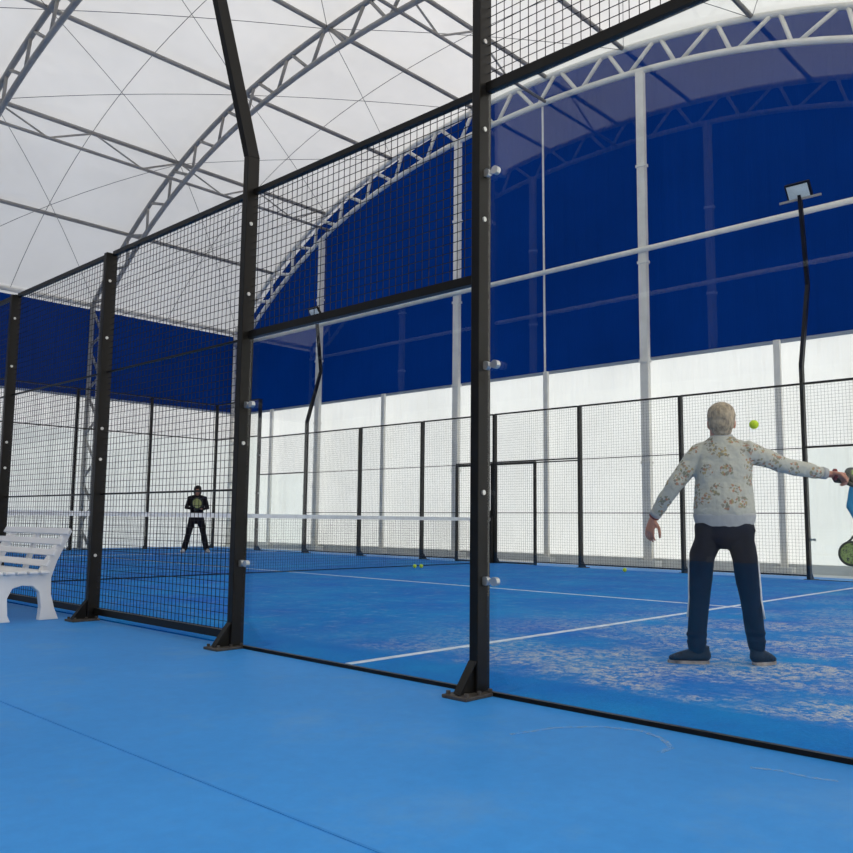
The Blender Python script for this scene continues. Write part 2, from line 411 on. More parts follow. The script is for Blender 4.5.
def make_truss(x, label, m, r_web=.036, rc=.058):
    t = thing('arch_truss', label, 'roof truss', (x, 0, 0), group='arched lattice roof trusses')
    MB().tube(OUT, rc, 8).build('upper_chord', m, t, True)
    MB().tube(INN, rc, 8).build('lower_chord', m, t, True)
    n = 32
    for k in range(n):
        a0 = fi(Li * k / n); a1 = fi(Li * (k + 1) / n); b = fo(Lo * (k + .5) / n)
        tt = (fo(Lo * (k + .53) / n) - fo(Lo * (k + .47) / n)).normalized() * .07
        MB().tube([a0 + (a1 - a0) * .05, b - tt], r_web, 6).build('web_brace', m, t, True)
        MB().tube([b + tt, a1 - (a1 - a0) * .05], r_web, 6).build('web_brace', m, t, True)
    for yy in (W0 + .28, W1 - .28):
        MB().box((0, yy, .012), (.3, .8, .024)).build('base_plate', m, t)
    return t
tr_lab = ['pale arched truss against the blue gable wall with columns under it', 'grey arched truss one bay in front of the gable, rising from the left post',
          'grey arched truss in the top left corner of the picture', 'arched truss overhead beside the near fence', 'second arched truss behind the camera side of the fence',
          'third arched truss behind the camera side', 'arched truss at the rear gable, mirrored in the court glass']
make_truss(ARX[0], tr_lab[0], M['cream_steel'], .044, .062)  # same zinc steel as the other trusses, its lit tone painted in
t1 = make_truss(ARX[1], tr_lab[1], M['steel'])
for k in (2, 3, 4, 5, 6):
    c = copy_tree(t1, None, (ARX[k] - ARX[1], 0, 0)); c['label'] = tr_lab[k]

# --- gable columns
def zin(y):  # height of the inner chord at y
    best = min(INN[3:-3], key=lambda p: abs(p.y - y)); return best.z
col_lab = {7.43: 'tall pale column on the gable behind the standing man', 12.3: 'tall pale column on the gable just left of the near post with the glass clamps',
           17.35: 'tall pale column on the gable behind the far floodlight mast at left', 2.5: 'tall pale column on the gable off the right edge'}
def column(x, y, zt, lab, inward=-1, m=None):
    m = m or M['cream_steel']
    t = thing('gable_column', lab, 'column', (x, y, 0), group='tall columns of the gables')
    MB().box((0, 0, zt / 2 + .05), (.10, .17, zt - .1)).build('shaft', m, t)
    for z in range(1, 5):
        MB().box((0, 0, z * zt / 5), (.13, .21, .05)).build('bracket', M['cream_steel'], t)
    MB().box((0, 0, .06), (.28, .42, .12)).build('base_plate', M['kerb'], t)
    for sy in (-.15, .15):
        MB().tube([(-.09, sy, .12), (-.09, sy, .17)], .022, 6).build('bolt', M['chrome'], t)
for y in col_lab: column(ARX[0], y, zin(y), col_lab[y])
rl = {7.43: 'column on the rear gable, mirrored in the near glass right of its centre', 12.3: 'column on the rear gable, mirrored in the near glass left part', 2.5: 'column at the right of the rear gable', 17.15: 'column at the left of the rear gable'}
for y in rl: column(ARX[6], y, zin(y), rl[y], m=M['steel'])  # darker steel than the front columns, to fade their reflection in the glass
low_lab = {4.95: 'slim post on the white curtain right of the standing man', 9.85: 'slim post on the white curtain above the court gate', 14.88: 'slim post on the white curtain between mast and near post', 19.6: 'slim post on the white curtain at the far left corner of the gable'}
for y, l in low_lab.items():
    t = thing('curtain_post', l, 'post', (ARX[0] + .12, y, 0), group='slim posts of the white gable curtain')
    MB().box((0, 0, ZB / 2), (.06, .11, ZB)).build('shaft', M['cream_steel'], t)
    MB().box((0, 0, .05), (.26, .34, .10)).build('base_plate', M['kerb'], t)
tag(MB().tube([(ARX[0] + .1, 9.86, ZB), (ARX[0] + .05, 9.86, 9.95)], .022, 6).build('tension_strap', M['cream_steel']), 'thin pale vertical strap running down the middle of the blue gable', 'strap')
for x, l in ((ARX[0] - .06, 'pale horizontal pipe across the blue gable wall'), (ARX[6] + .06, 'horizontal pipe across the rear blue gable, seen only mirrored')):
    tag(MB().tube([(x, W0 + .1, 6.14), (x, W1 - .1, 6.14)], .055, 10).build('wall_rail', M['cream_steel'], smooth=True), l, 'pipe', 'horizontal pipes of the gables')

# --- purlins
PY = [19.55, 17.2, 14.55, 11.75, 7.8, 5.15, 2.5, .15]
pl = ['roof purlin lowest on the left slope, above the blue side band', 'roof purlin second up the left slope, top tube of a lattice purlin',
      'roof purlin third up the left slope, at the upper left corner', 'roof purlin just left of the roof ridge', 'roof purlin just right of the ridge, touching the gable truss above the tall gable column',
      'roof purlin meeting the gable truss near the top right corner', 'second lowest roof purlin on the right slope', 'lowest roof purlin on the right slope']
x0, x1 = ARX[6], ARX[0]
for y, l in zip(PY, pl):
    lat = abs(y - 17.2) < .01 or abs(y - 2.5) < .01
    t = thing('lattice_purlin' if lat else 'roof_purlin', l, 'purlin', (0, y, zr(y) - .03))
    MB().tube([(x0, 0, 0), (x1, 0, 0)], .048, 8).build('upper_tube', M['steel'], t, True)
    if lat:
        sgn = 1 if y > YC else -1
        s = 2 * .0205 * (y - YC) + 4 * 7.72e-5 * (y - YC) ** 3; n = V((0, -s, -1)).normalized() * .58
        MB().tube([V((x0, 0, 0)) + n, V((x1, 0, 0)) + n], .036, 8).build('lower_tube', M['steel'], t, True)
        for k in range(6):
            for (a, b, c) in ((0, .25, 0), (.5, .25, 1), (.5, .75, 0), (1, .75, 1)):
                MB().tube([(x0 + 4.27 * (k + a), 0, 0), V((x0 + 4.27 * (k + b), 0, 0)) + n], .022, 6).build('web_brace', M['steel'], t)
t = thing('lattice_purlin', 'double ridge purlin with zigzag bars along the roof ridge', 'purlin', (0, 9.72, zr(9.72) - .03))
MB().tube([(x0, 0, 0), (x1, 0, 0)], .048, 8).build('upper_tube', M['steel'], t, True)
MB().tube([(x0, 0, -.58), (x1, 0, -.58)], .036, 8).build('lower_tube', M['steel'], t, True)
for k in range(6):
    for (a, b) in ((0, .25), (.5, .25), (.5, .75), (1, .75)):
        MB().tube([(x0 + 4.27 * (k + a), 0, 0), (x0 + 4.27 * (k + b), 0, -.58)], .022, 6).build('web_brace', M['steel'], t)
for y, l in ((W1, 'eaves beam along the top of the left blue wall band'), (W0, 'eaves beam along the right side wall')):
    tag(MB().tube([(x0, y, EAVE), (x1, y, EAVE)], .06, 8).build('eaves_beam', M['cream_steel'], smooth=True), l, 'beam')

# --- bracing cables
def roofpt(x, y, o=.05): return V((x, y, zr(y) - o))
bays = [(21.4, 17.2, 'left eaves to lattice purlin'), (17.2, 14.55, 'lattice to third purlin'), (14.55, 11.75, 'third purlin to ridge'), (11.75, 7.8, 'across the ridge'),
        (7.8, 5.15, 'right of the ridge'), (5.15, 2.5, 'right middle purlins'), (2.5, -1.38, 'right lattice purlin to right eaves')]
where = ['gable bay', 'second bay', 'near bay']
cab = solid('dark_cable', (.10, .11, .12, 1), .5, .4)
for k in range(3):
    xa, xb = ARX[k], ARX[k + 1]
    for ya, yb, nme in bays:
        t = thing('cross_bracing', 'thin crossed cables, %s, %s' % (nme, where[k]), 'bracing cables', (0, 0, 0), group='crossed roof cables')
        n = 8
        for (p, q) in ((xa, xb), (xb, xa)):
            MB().tube([roofpt(p + (q - p) * i / n, ya + (yb - ya) * i / n) for i in range(n + 1)], .0062, 5).build('cable', cab, t)
    xm = (xa + xb) / 2
    tag(MB().tube([roofpt(xm, W0 + (W1 - W0) * i / 40, -.06) for i in range(41)], .0065, 5).build('roof_cable', cab), 'thin cable following the roof curve halfway between trusses, ' + where[k], 'cable')

# ------------------------------------------------------------------ court
turf = MB().bb((.03, 0, -.0), (9.97, 20, .010)).build('court_turf', M['turf']); tag(turf, 'deep blue sanded turf carpet of the fenced court', 'court turf')
for nme, a, b in (('service_line', (.05, 2.97, 0), (9.95, 3.02, .0135)), ('service_line', (.05, 16.98, 0), (9.95, 17.03, .0135)), ('centre_line', (4.975, 2.8, 0), (5.025, 17.2, .0130))):
    MB().bb(a, b).build(nme, M['white_line'], turf)

PW, PD = .052, .092       # post width along the fence, depth across it
def post(X, Y, h, out, lab, group, clamps=(), bolts=(), cside=(-1,), plate=True, light=False, detail=True, nm_='fence_post', endwall=False):
    # out: -1 for the fence on the camera side (outside is -X), +1 for the far one
    t = thing(nm_, lab, 'post' if not light else 'floodlight mast', (X, Y, 0), group=group)
    if endwall: t.rotation_euler = (0, 0, math.pi / 2)
    cx = out * .022
    if not light:
        MB().box((cx, 0, h / 2), (PD, PW, h)).build('post_tube', M['black'], t, bevel=.004)
    else:
        prof = [(cx, 3.24), (cx + out * .40, 4.58), (cx + out * .22, 5.92)]
        MB().box((cx, 0, 1.62), (PD, PW, 3.24)).build('post_tube', M['black'], t, bevel=.004)
        mb = MB()
        sec = [(cx, 3.24)] + prof[1:]
        vs = []
        for (x, z) in sec:
            d = PD / 2 * (1 if z < 4 else .85)
            vs += [(x - d, -PW / 2, z), (x + d, -PW / 2, z), (x + d, PW / 2, z), (x - d, PW / 2, z)]
        fs = [(3, 2, 1, 0), (8, 9, 10, 11)]
        for i in (0, 4):
            fs += [(i, i + 1, i + 5, i + 4), (i + 1, i + 2, i + 6, i + 5), (i + 2, i + 3, i + 7, i + 6), (i + 3, i, i + 4, i + 7)]
        mb.add(vs, fs).build('mast_arm', M['black'], t)
        tx, tz = prof[2]
        MB().bar((tx, -.32, tz + .02), (tx, .32, tz + .02), .03, .03).build('cross_bar', M['steel'], t)
        # floodlight facing the court and tipped down
        fx = tx - out * .05
        c = V((fx, 0, tz + .14)); nrm = V((-out, 0, -.75)).normalized(); upv = V((-out * .75, 0, 1)).normalized(); 
        def slab(mb, cc, w, hh, th):
            e = V((0, w / 2, 0)); u = upv * hh / 2; n = nrm * th / 2
            vs = [cc + a * e + b * u + k * n for k in (-1, 1) for a, b in ((-1, -1), (1, -1), (1, 1), (-1, 1))]
            mb.add(vs, [(3, 2, 1, 0), (4, 5, 6, 7), (0, 1, 5, 4), (1, 2, 6, 5), (2, 3, 7, 6), (3, 0, 4, 7)]); return mb
        hd = slab(MB(), c, .38, .27, .06).build('floodlight', M['black'], t, bevel=.006)
        slab(MB(), c + nrm * .032, .32, .21, .006).build('lens', M['lens'], hd, label='pale glass front')
        MB().bar((tx, 0, tz - .03), tuple(c - nrm * .02), .05, .05).build('bracket', M['black'], t)
    if plate:
        MB().box((out * .095, 0, .008), (.22, .15, .016)).build('base_plate', M['rust'], t, bevel=.003)
        g = MB(); g.prism([(cx + out * PD / 2, .016), (out * .185, .016), (out * .175, .035), (cx + out * PD / 2, .155)], 1, -.008, .008)
        g.v = [(v[0], v[1], v[2]) for v in g.v]; g.build('gusset', M['black'], t)
        if detail:
            g = MB(); g.bar((out * .18, 0, .02), (cx + out * (PD / 2 + .003), 0, .158), .045, .008); g.build('brace_plate', M['black'], t)
            for bx, by in ((.18, .055), (.18, -.055), (.09, -.056), (.01, -.056), (.09, .056)):
                MB().tube([(out * bx, by, .016), (out * bx, by, .032)], .011, 6).build('anchor_bolt', M['rust'], t)
    for z in clamps:
        for s in cside:
            k = MB(); y0 = s * (PW / 2 + .012)
            k.tube([(out * .008, y0, z), (out * .034, y0, z)], .021, 12)
            k.tube([(out * .008, y0 + s * .055, z), (out * .034, y0 + s * .055, z)], .021, 12)
            k.box((out * .018, y0 + s * .027, z), (.014, .06, .02))
            k.build('glass_clamp', M['chrome'], t, smooth=False)
    for z in bolts:
        MB().tube([(cx + out * .01, -PW / 2 - .008, z), (cx + out * .01, -PW / 2 + .002, z)], .0125, 10).build('bolt', M['chrome'], t)
    return t

def mesh_panel(X, y0, y1, z0, z1, lab, group, rails=(), frame=.03, wire=.0042, nm_='mesh_panel', axis='y', bottom=None, step=.05, cat='fence panel'):
    # axis 'y': the panel lies in plane X; axis 'x': it lies in plane Y=X
    t = thing(nm_, lab, cat, (0, 0, 0), group=group)
    def P(u, z): return (X, u, z) if axis == 'y' else (u, X, z)
    w = MB(); n = round((y1 - y0) / step)
    for i in range(1, n):
        u = y0 + (y1 - y0) * i / n; w.tube([P(u, z0), P(u, z1)], wire / 2 * 1.05, 4)
    n = round((z1 - z0) / step)
    for i in range(1, n):
        z = z0 + (z1 - z0) * i / n; w.tube([P(y0, z), P(y1, z)], wire / 2 * 1.05, 4)
    w.build('wire_mesh', M['wire'], t)
    MB().bar(P(y0, z1), P(y1, z1), .035, frame * 1.15).build('top_rail', M['black'], t)
    MB().bar(P(y0, z0 + .02), P(y1, z0 + .02), .04, bottom or frame).build('bottom_rail', M['black'], t)
    for z in rails: MB().bar(P(y0, z), P(y1, z), .02, .013).build('middle_rail', M['black'], t)
    return t
def glass_panel(X, y0, y1, h, lab, group, axis='y', frame=True):
    t = thing('glass_panel', lab, 'glass panel', (0, 0, 0), group=group)
    g = .008
    if axis == 'y':
        MB().bb((X - .006, y0 + g, .012), (X + .006, y1 - g, h - .02)).build('pane', M['glass'], t)
        MB().bb((X - .012, y0, .0), (X + .012, y1, .019)).build('bottom_channel', M['black'], t)
    else:
        MB().bb((y0 + g, X - .006, .03), (y1 - g, X + .006, h - .03)).build('pane', M['glass'], t)
        MB().bb((y0, X - .02, 0), (y1, X + .02, .03)).build('bottom_channel', M['black'], t)
    return t
pw = PW / 2 + .001
# near side fence ------------------------------------------------------------
gN = 'posts of the near fence'
post(0, 1.98, 4.0, -1, 'nearest black fence post, tall, standing in the middle of the picture', gN, (.53, 1.57, 2.55), (.95, 2.31, 2.78, 3.25))
post(0, 4, 3.0, -1, 'near black floodlight mast bending outwards above the fence, left of the glass', 'floodlight masts', (.53, 1.55), (1.30, 2.29, 2.77), light=True, nm_='light_mast')
post(0, 6, 3.0, -1, 'black fence post just right of the white bench', gN, (), (.51, 1.28, 1.53, 2.28, 2.76))
post(0, 8, 3.0, -1, 'black fence post behind the white bench at the left edge', gN, (), (.51, 1.28, 1.53, 2.28, 2.76))
post(0, 10, 3.0, -1, 'black fence post beside the near end of the net', gN, (), (.51,))
post(0, 0, 4.0, -1, 'black corner post of the near fence beyond the right edge', gN, (.53, 1.57, 2.55), (), cside=(1,))
gG = 'glass panels of the near fence'; gM = 'wire mesh panels of the near fence'
glass_panel(0, .03, 1.98 - pw, 3.0, 'large near glass panel right of the tall post, in front of the standing man', gG)
glass_panel(0, 1.98 + pw, 4 - pw, 2.01, 'lower near glass panel between the tall post and the floodlight mast', gG)
mesh_panel(0, .03, 1.98 - pw, 2.99, 4.0, 'wire mesh above the large near glass panel at the top of the picture', gM, (), bottom=.05)
mesh_panel(0, 1.98 + pw, 4 - pw, 2.0, 3.0, 'wire mesh above the lower near glass panel', gM, (), bottom=.045)
mesh_panel(0, 4 + pw, 6 - pw, .05, 3.0, 'wire mesh panel between the floodlight mast and the post by the bench', gM, (1.0, 2.0), bottom=.05)
mesh_panel(0, 6 + pw, 8 - pw, .05, 3.0, 'wire mesh panel directly behind the white bench', gM, (1.0, 2.0), bottom=.05)
mesh_panel(0, 8 + pw, 10 - pw, .05, 3.0, 'wire mesh panel past the leftmost visible post of the near fence', gM, (1.0, 2.0), bottom=.05)
# far side fence -------------------------------------------------------------
gF = 'posts of the far side fence'
lab = {6: 'far fence post just left behind the standing man', 8: 'far fence post between the gate and the standing man', 10: 'far fence post at the court gates beside the net',
       12: 'far fence post just left of the left gate opening', 14: 'far fence post midway between the far mast and the gate', 18: 'far glass post just right of the near floodlight mast', 2: 'far fence post past the right edge'}
for y in (2, 6, 8, 10, 12, 14, 18):
    post(10, y, 4.0 if y in (2, 18) else 2.96, 1, lab[y], gF, (.55, 1.5, 2.5) if y == 18 else (), (), cside=(-1, 1), detail=False)
post(10, 4, 3, 1, 'far floodlight mast at the right, right of the standing man', 'floodlight masts', (.6,), (), light=True, nm_='light_mast', detail=False, cside=(-1,))
post(10, 16, 3, 1, 'far floodlight mast at the left, behind the net', 'floodlight masts', (.6, 1.4), (), light=True, nm_='light_mast', detail=False, cside=(1,))
gM = 'wire mesh panels of the far fence'
for y0, y1, l in ((4, 6, 'far wire mesh panel behind the standing man'), (6, 8, 'far wire mesh panel left of the standing man'), (11, 12, 'narrow far wire mesh strip left of the gates'),
                  (12, 14, 'far wire mesh panel second left of the gates'), (14, 16, 'far wire mesh panel right beside the left far mast')):
    mesh_panel(10, y0 + pw, y1 - pw, .05, 2.95, l, gM, (.99, 1.97), frame=.025, wire=.0032)
mesh_panel(10, 8 + pw, 9 - pw, .05, 1.95, 'narrow far wire mesh strip right of the gate', gM, (.99,), frame=.02, wire=.0032)
mesh_panel(10, 8 + pw, 10 - pw, 1.97, 2.95, 'far wire mesh above the right gate', gM, (), frame=.025, wire=.0032)
mesh_panel(10, 10 + pw, 11, 1.97, 2.95, 'far wire mesh above the left gate', gM, (), frame=.025, wire=.0032)
gG = 'glass panels of the far fence'
glass_panel(10, 2 + pw, 4 - pw, 1.97, 'far glass panel at the right edge behind the blue-shirted player', gG)
mesh_panel(10, 2 + pw, 4 - pw, 1.96, 2.95, 'far wire mesh above the glass at the right edge', gM, (), frame=.03, wire=.0032)
glass_panel(10, 16 + pw, 18 - pw, 1.97, 'far glass panel between the left far mast and the glass post', gG)
mesh_panel(10, 16 + pw, 18 - pw, 1.96, 2.95, 'far wire mesh above the glass beside the left far mast', gM, (), frame=.03, wire=.0032)
glass_panel(10, 18 + pw, 20 - pw, 3.0, 'far glass panel in the left back corner', gG)
mesh_panel(10, 18 + pw, 20 - pw, 2.99, 4.0, 'far wire mesh above the corner glass', gM, (), frame=.03, wire=.0032)
def gate(y0, y1, lab, mesh=True):
    t = thing('court_gate', lab, 'gate', (10, 0, 0), group='gates beside the net')
    mb = MB()
    for y in (y0 + .02, y1 - .02): MB().box((0, y, .975), (.05, .045, 1.95)).build('gate_stile', M['black'], t)
    MB().box((0, (y0 + y1) / 2, 1.95), (.05, y1 - y0, .045)).build('top_rail', M['black'], t)
    MB().box((0, (y0 + y1) / 2, .03), (.05, y1 - y0 - .1, .03)).build('bottom_rail', M['black'], t)
    MB().box((0, (y0 + y1) / 2, .99), (.02, y1 - y0 - .1, .013)).build('middle_rail', M['black'], t)
    if mesh:
        w = MB(); n = round((y1 - y0 - .09) / .05)
        for i in range(1, n): w.tube([(0, y0 + .045 + (y1 - y0 - .09) * i / n, .05), (0, y0 + .045 + (y1 - y0 - .09) * i / n, 1.93)], .002, 4)
        for i in range(1, 39): w.tube([(0, y0 + .045, .05 * i), (0, y1 - .045, .05 * i)], .002, 4)
        w.build('wire_mesh', M['wire'], t)
    MB().box((-.03, y1 - .03 if y1 <= 10 else y0 + .03, .98), (.03, .05, .12)).build('latch', M['black'], t)
gate(8.98, 10 - pw, 'black framed mesh gate right of the tall centre post')
gate(10 + pw, 11.0, 'black framed gate left of the centre post, half hidden by it')
# back wall at the far end ----------------------------------------------------
gB = 'posts of the back wall at the far end'
bl = {0: 'post at the near end of the far back wall, beyond the left edge', 2: 'post second from the near end of the far back wall, beyond the left edge', 4: 'post of the far back wall near the left edge', 6: 'far back wall post left of the post by the bench', 8: 'far back wall post between bench post and the woman', 10: 'corner post of the far back wall beside the woman'}
for x in bl:
    post(x, 20, 4.0, 1, bl[x], gB, (), (), detail=False, endwall=True)
gl = ['far back wall glass past the left edge', 'far back wall glass at the left edge', 'far back wall glass behind the bench top', 'far back wall glass between two posts left of the woman', 'far back wall glass behind the woman']
for i in range(5):
    glass_panel(20, 2 * i + pw, 2 * i + 2 - pw, 3.0, gl[i], 'glass panels of the far back wall', axis='x')
    mesh_panel(20, 2 * i + pw, 2 * i + 2 - pw, 2.99, 4.0, gl[i].replace('glass', 'top mesh'), 'wire mesh above the far back wall', axis='x', wire=.0032, frame=.025)

# net --------------------------------------------------------------------------
t = thing('court_net', 'black net with white top tape across the middle of the court', 'net', (0, 10, 0))
w = MB(); y = 0
for i in range(1, 222):
    x = .06 + 9.88 * i / 222; w.tube([(x, 0, .02), (x, 0, .86)], .0019, 4)
for j in range(0, 20): w.tube([(.06, 0, .03 + j * .0435), (9.94, 0, .03 + j * .0435)], .0019, 4)
w.build('netting', M['net'], t)
MB().bb((.06, -.006, .83), (9.94, .006, .892)).build('top_tape', M['net_band'], t)
MB().bb((.06, -.004, .015), (9.94, .004, .027)).build('bottom_tape', M['net'], t)
for x in (.09, 9.91):
    MB().box((x, 0, .46), (.06, .06, .92)).build('net_post', M['black'], t)

# bench -------------------------------------------------------------------------
t = thing('bench', 'white plastic slatted bench against the near fence at the left edge', 'bench', (-.06, .07, 0))
prof = [(-.63, 0), (-.49, 0), (-.515, .05), (-.525, .18), (-.49, .255), (-.42, .275), (-.34, .268), (-.285, .22), (-.265, .10), (-.275, .0), (-.12, 0), (-.155, .08), (-.19, .20), (-.195, .33),
        (-.155, .46), (-.09, .60), (-.045, .70), (-.085, .715), (-.15, .62), (-.24, .47), (-.29, .37), (-.60, .365), (-.65, .35), (-.655, .31), (-.61, .25), (-.595, .12), (-.615, .04)]
for y in (6.2, 7.3):
    MB().prism(prof, 1, y - .03, y + .03).build('side_frame', M['plastic'], t, bevel=.006)
MB().prism([(-.17, .34), (-.20, .34), (-.10, .70), (-.07, .70)], 1, 6.72, 6.78).build('back_brace', M['plastic'], t)
for k in range(4):
    f = k / 3; x = -.255 + f * .15; z = .445 + f * .25
    mb = MB(); q = V((.45, 0, .9)).normalized() * .027; n = V((-.9, 0, .45)).normalized() * .011
    c = V((x, 0, z)); pr = [c - q - n, c + q - n, c + q + n, c - q + n]
    mb.prism([(p.x, p.z) for p in pr], 1, 6.10, 7.42); mb.build('backrest_slat', M['plastic'], t, bevel=.006)
for k in range(5):
    MB().bb((-.66 + k * .088, 6.10, .366), (-.59 + k * .088, 7.42, .388)).build('seat_slat', M['plastic'], t, bevel=.006)

# balls ---------------------------------------------------------------------------
def ball(p, lab):
    o = MB().ell((0, 0, 0), (.034, .034, .034)).build('tennis_ball', M['ball'], smooth=True); o.location = p
    tag(o, lab, 'ball', 'yellow balls'); return o
ball((3.05, 1.895, 1.553), 'yellow ball in the air right of the man\'s head')
ball((7.36, 9.60, .046), 'yellow ball on the turf beside the net, left of a touching pair')
ball((7.47, 9.55, .046), 'yellow ball on the turf beside the net, right of a touching pair')
ball((9.42, 6.75, .046), 'yellow ball alone near the far fence, left of the man')

# rackets ---------------------------------------------------------------------------
def racket(lab, face_m, loc, rot, s=1.0):
    # local: handle end at origin, head along +z, face normal along y
    t = thing('padel_racket', lab, 'racket', loc); t.rotation_euler = rot; t.scale = (s, s, s)
    cv = bpy.data.curves.new('c', 'CURVE'); cv.dimensions = '2D'; cv.fill_mode = 'BOTH'; cv.extrude = .017; cv.bevel_depth = .002; cv.resolution_u = 4
    def spl(pts):
        sp = cv.splines.new('POLY'); sp.points.add(len(pts) - 1)
        for q, (x, y) in zip(sp.points, pts): q.co = (x, y, 0, 1)
        sp.use_cyclic_u = True
    hc = .325
    def outline(off):
        o = []
        for k in range(48):
            a = 2 * math.pi * k / 48; r = .128 - off
            x, z = r * math.sin(a), hc - r * math.cos(a) * 1.02
            o.append((x, z))
        return o
    spl(outline(.012)[::-1])
    for (hx, hz) in [(.026 * i, hc + .026 * j) for i in range(-3, 4) for j in range(-2, 4) if (i * i + j * j) < 11]:
        spl([(hx + .0055 * math.cos(a * math.pi / 4), hz + .0055 * math.sin(a * math.pi / 4)) for a in range(8)])
    tmp = bpy.data.objects.new('tmpc', cv); COL.objects.link(tmp)
    dg = bpy.context.evaluated_depsgraph_get(); dg.update(); me = bpy.data.meshes.new_from_object(tmp.evaluated_get(dg)); bpy.data.objects.remove(tmp)
    o = bpy.data.objects.new('racket_face', me); COL.objects.link(o); me.materials.clear(); me.materials.append(face_m)
    o.rotation_euler = (math.pi / 2, 0, 0); o.parent = t
    ring = [(x, 0, z) for x, z in outline(0)]; ring.append(ring[0]); ring.append(ring[1])
    MB().tube(ring, .0185, 8, False).build('frame', M['racket_frame'], t, True)
    for sx in (-1, 1):
        MB().tube([(sx * .012, 0, .12), (sx * .028, 0, .16), (sx * .085, 0, .235)], [.014, .012, .014], 8).build('throat_arm', M['racket_frame'], t, True)
    MB().tube([(0, 0, 0), (0, 0, .01), (0, 0, .12), (0, 0, .135)], [.014, .0175, .0155, .011], 10).build('grip', M['grip'], t, True)
    return t

# people ------------------------------------------------------------------------------
def head(mb, c, s=1.0, face=1):   # c: centre of the skull; face looks along +y*face
    c = V(c); f = face
    mb.ell(c + V((0, -.012 * f, .025)) * s, (.074 * s, .092 * s, .088 * s))
    mb.ell(c + V((0, .018 * f, -.035)) * s, (.058 * s, .070 * s, .078 * s))
    mb.ell(c + V((0, .085 * f, -.022)) * s, (.013 * s, .020 * s, .024 * s), 10, 8)      # nose
    mb.ell(c + V((0, .078 * f, -.064)) * s, (.024 * s, .012 * s, .010 * s), 10, 8)      # lips
    mb.ell(c + V((0, .066 * f, -.097)) * s, (.022 * s, .018 * s, .014 * s), 10, 8)      # chin
    mb.ell(c + V((0, .074 * f, .022)) * s, (.046 * s, .014 * s, .010 * s), 10, 8)       # brow
    for sx in (-1, 1): mb.ell(c + V((sx * .076, -.008 * f, -.015)) * s, (.012 * s, .022 * s, .032 * s), 10, 8)
def hand(mb, w, d, curl, s=1.0, up=V((0, 0, 1)), thumb=1, grip=False):
    # w wrist, d direction of the palm, curl direction towards which the fingers bend, across = d x curl
    w = V(w); d = V(d).normalized(); c = V(curl); c = (c - d * c.dot(d)).normalized(); a = d.cross(c).normalized()
    palm_end = w + d * .085 * s
    mb.loft([(w - d * .03 * s, .028 * s, .021 * s), (w + d * .01 * s, .030 * s, .020 * s), (w + d * .055 * s, .040 * s, .015 * s), (palm_end, .040 * s, .013 * s)], side=a, n=12)
    bend = (.9, 1.0, 1.0) if grip else (.28, .40, .35)
    for i, (off, ln) in enumerate(((-.031, .066), (-.0105, .076), (.0105, .072), (.031, .056))):
        p = palm_end + a * off * s - d * .012 * s; ang = 0; pts = [p]; seg = [ln * .46 + .012, ln * .32, ln * .26]
        for k in range(3):
            ang += bend[k]; dirn = (d * math.cos(ang) + c * math.sin(ang) + a * off * (0 if grip else 2.2)).normalized(); pts.append(pts[-1] + dirn * seg[k] * s)
        mb.tube(pts, [.0098 * s, .0093 * s, .0085 * s, .0072 * s], 8); mb.ell(pts[-1], (.0074 * s,) * 3, 8, 6)
    p = w + d * .02 * s + a * thumb * -.026 * s
    q = p + (d * .6 - a * thumb * .65 + c * .35).normalized() * .045 * s; r = q + (d * .85 - a * thumb * (.0 if grip else .2) + c * (.8 if grip else .35)).normalized() * .034 * s
    e = r + (d * .7 + c * (.9 if grip else .3) + a * thumb * (.6 if grip else .0)).normalized() * .026 * s
    mb.tube([p, q, r, e], [.0145 * s, .012 * s, .0105 * s, .0085 * s], 8); mb.ell(e, (.0088 * s,) * 3, 8, 6)
def shoe(parent, heel, toe, m, w=.046, h=.085, sole_m=None, toe_m=None):
    heel, toe = V(heel), V(toe); d = (toe - heel).normalized(); L = (toe - heel).length; s = d.cross(V((0, 0, 1)))
    def P(f, z): return heel + d * L * f + V((0, 0, z))
    mb = MB()
    mb.loft([(P(.10, .050), w * .80, .040), (P(.28, .052), w * .86, .046), (P(.55, .043), w * .98, .036), (P(.78, .034), w * 1.0, .026), (P(.92, .028), w * .74, .018)], side=s, n=16)
    mb.loft([(P(.16, .05), w * .78, w * 1.0), (P(.17, h + .02), w * .72, w * .95)], side=s, n=14, round_=False)
    o = mb.remesh('shoe', m, .006, 3, parent)
    k = MB(); n = 20; pts = []
    for i in range(n):
        a = 2 * math.pi * i / n; u = math.cos(a); q = math.sin(a)
        ww = w * (1.06 if u > 0 else .92)
        pp = heel + d * (L * (.5 + .52 * u)) + s * ww * (abs(q) ** .75 * (1 if q >= 0 else -1)); pts.append((pp.x, pp.y))
    k.prism(pts, 2, heel.z + .0, heel.z + .018); k.build('sole', sole_m or M['sole'], o)
    return o
def eyes(parent, c, s=1.0, f=1):
    c = V(c)
    for sx in (-1, 1):
        e = MB().ell(c + V((sx * .030, .076 * f, .002)) * s, (.012 * s, .010 * s, .009 * s), 10, 8).build('eye', M['eye'], parent, True)
        MB().ell(c + V((sx * .030, .084 * f, .002)) * s, (.0055 * s, .004 * s, .0055 * s), 8, 6).build('iris', M['hair_dark'], e, True)

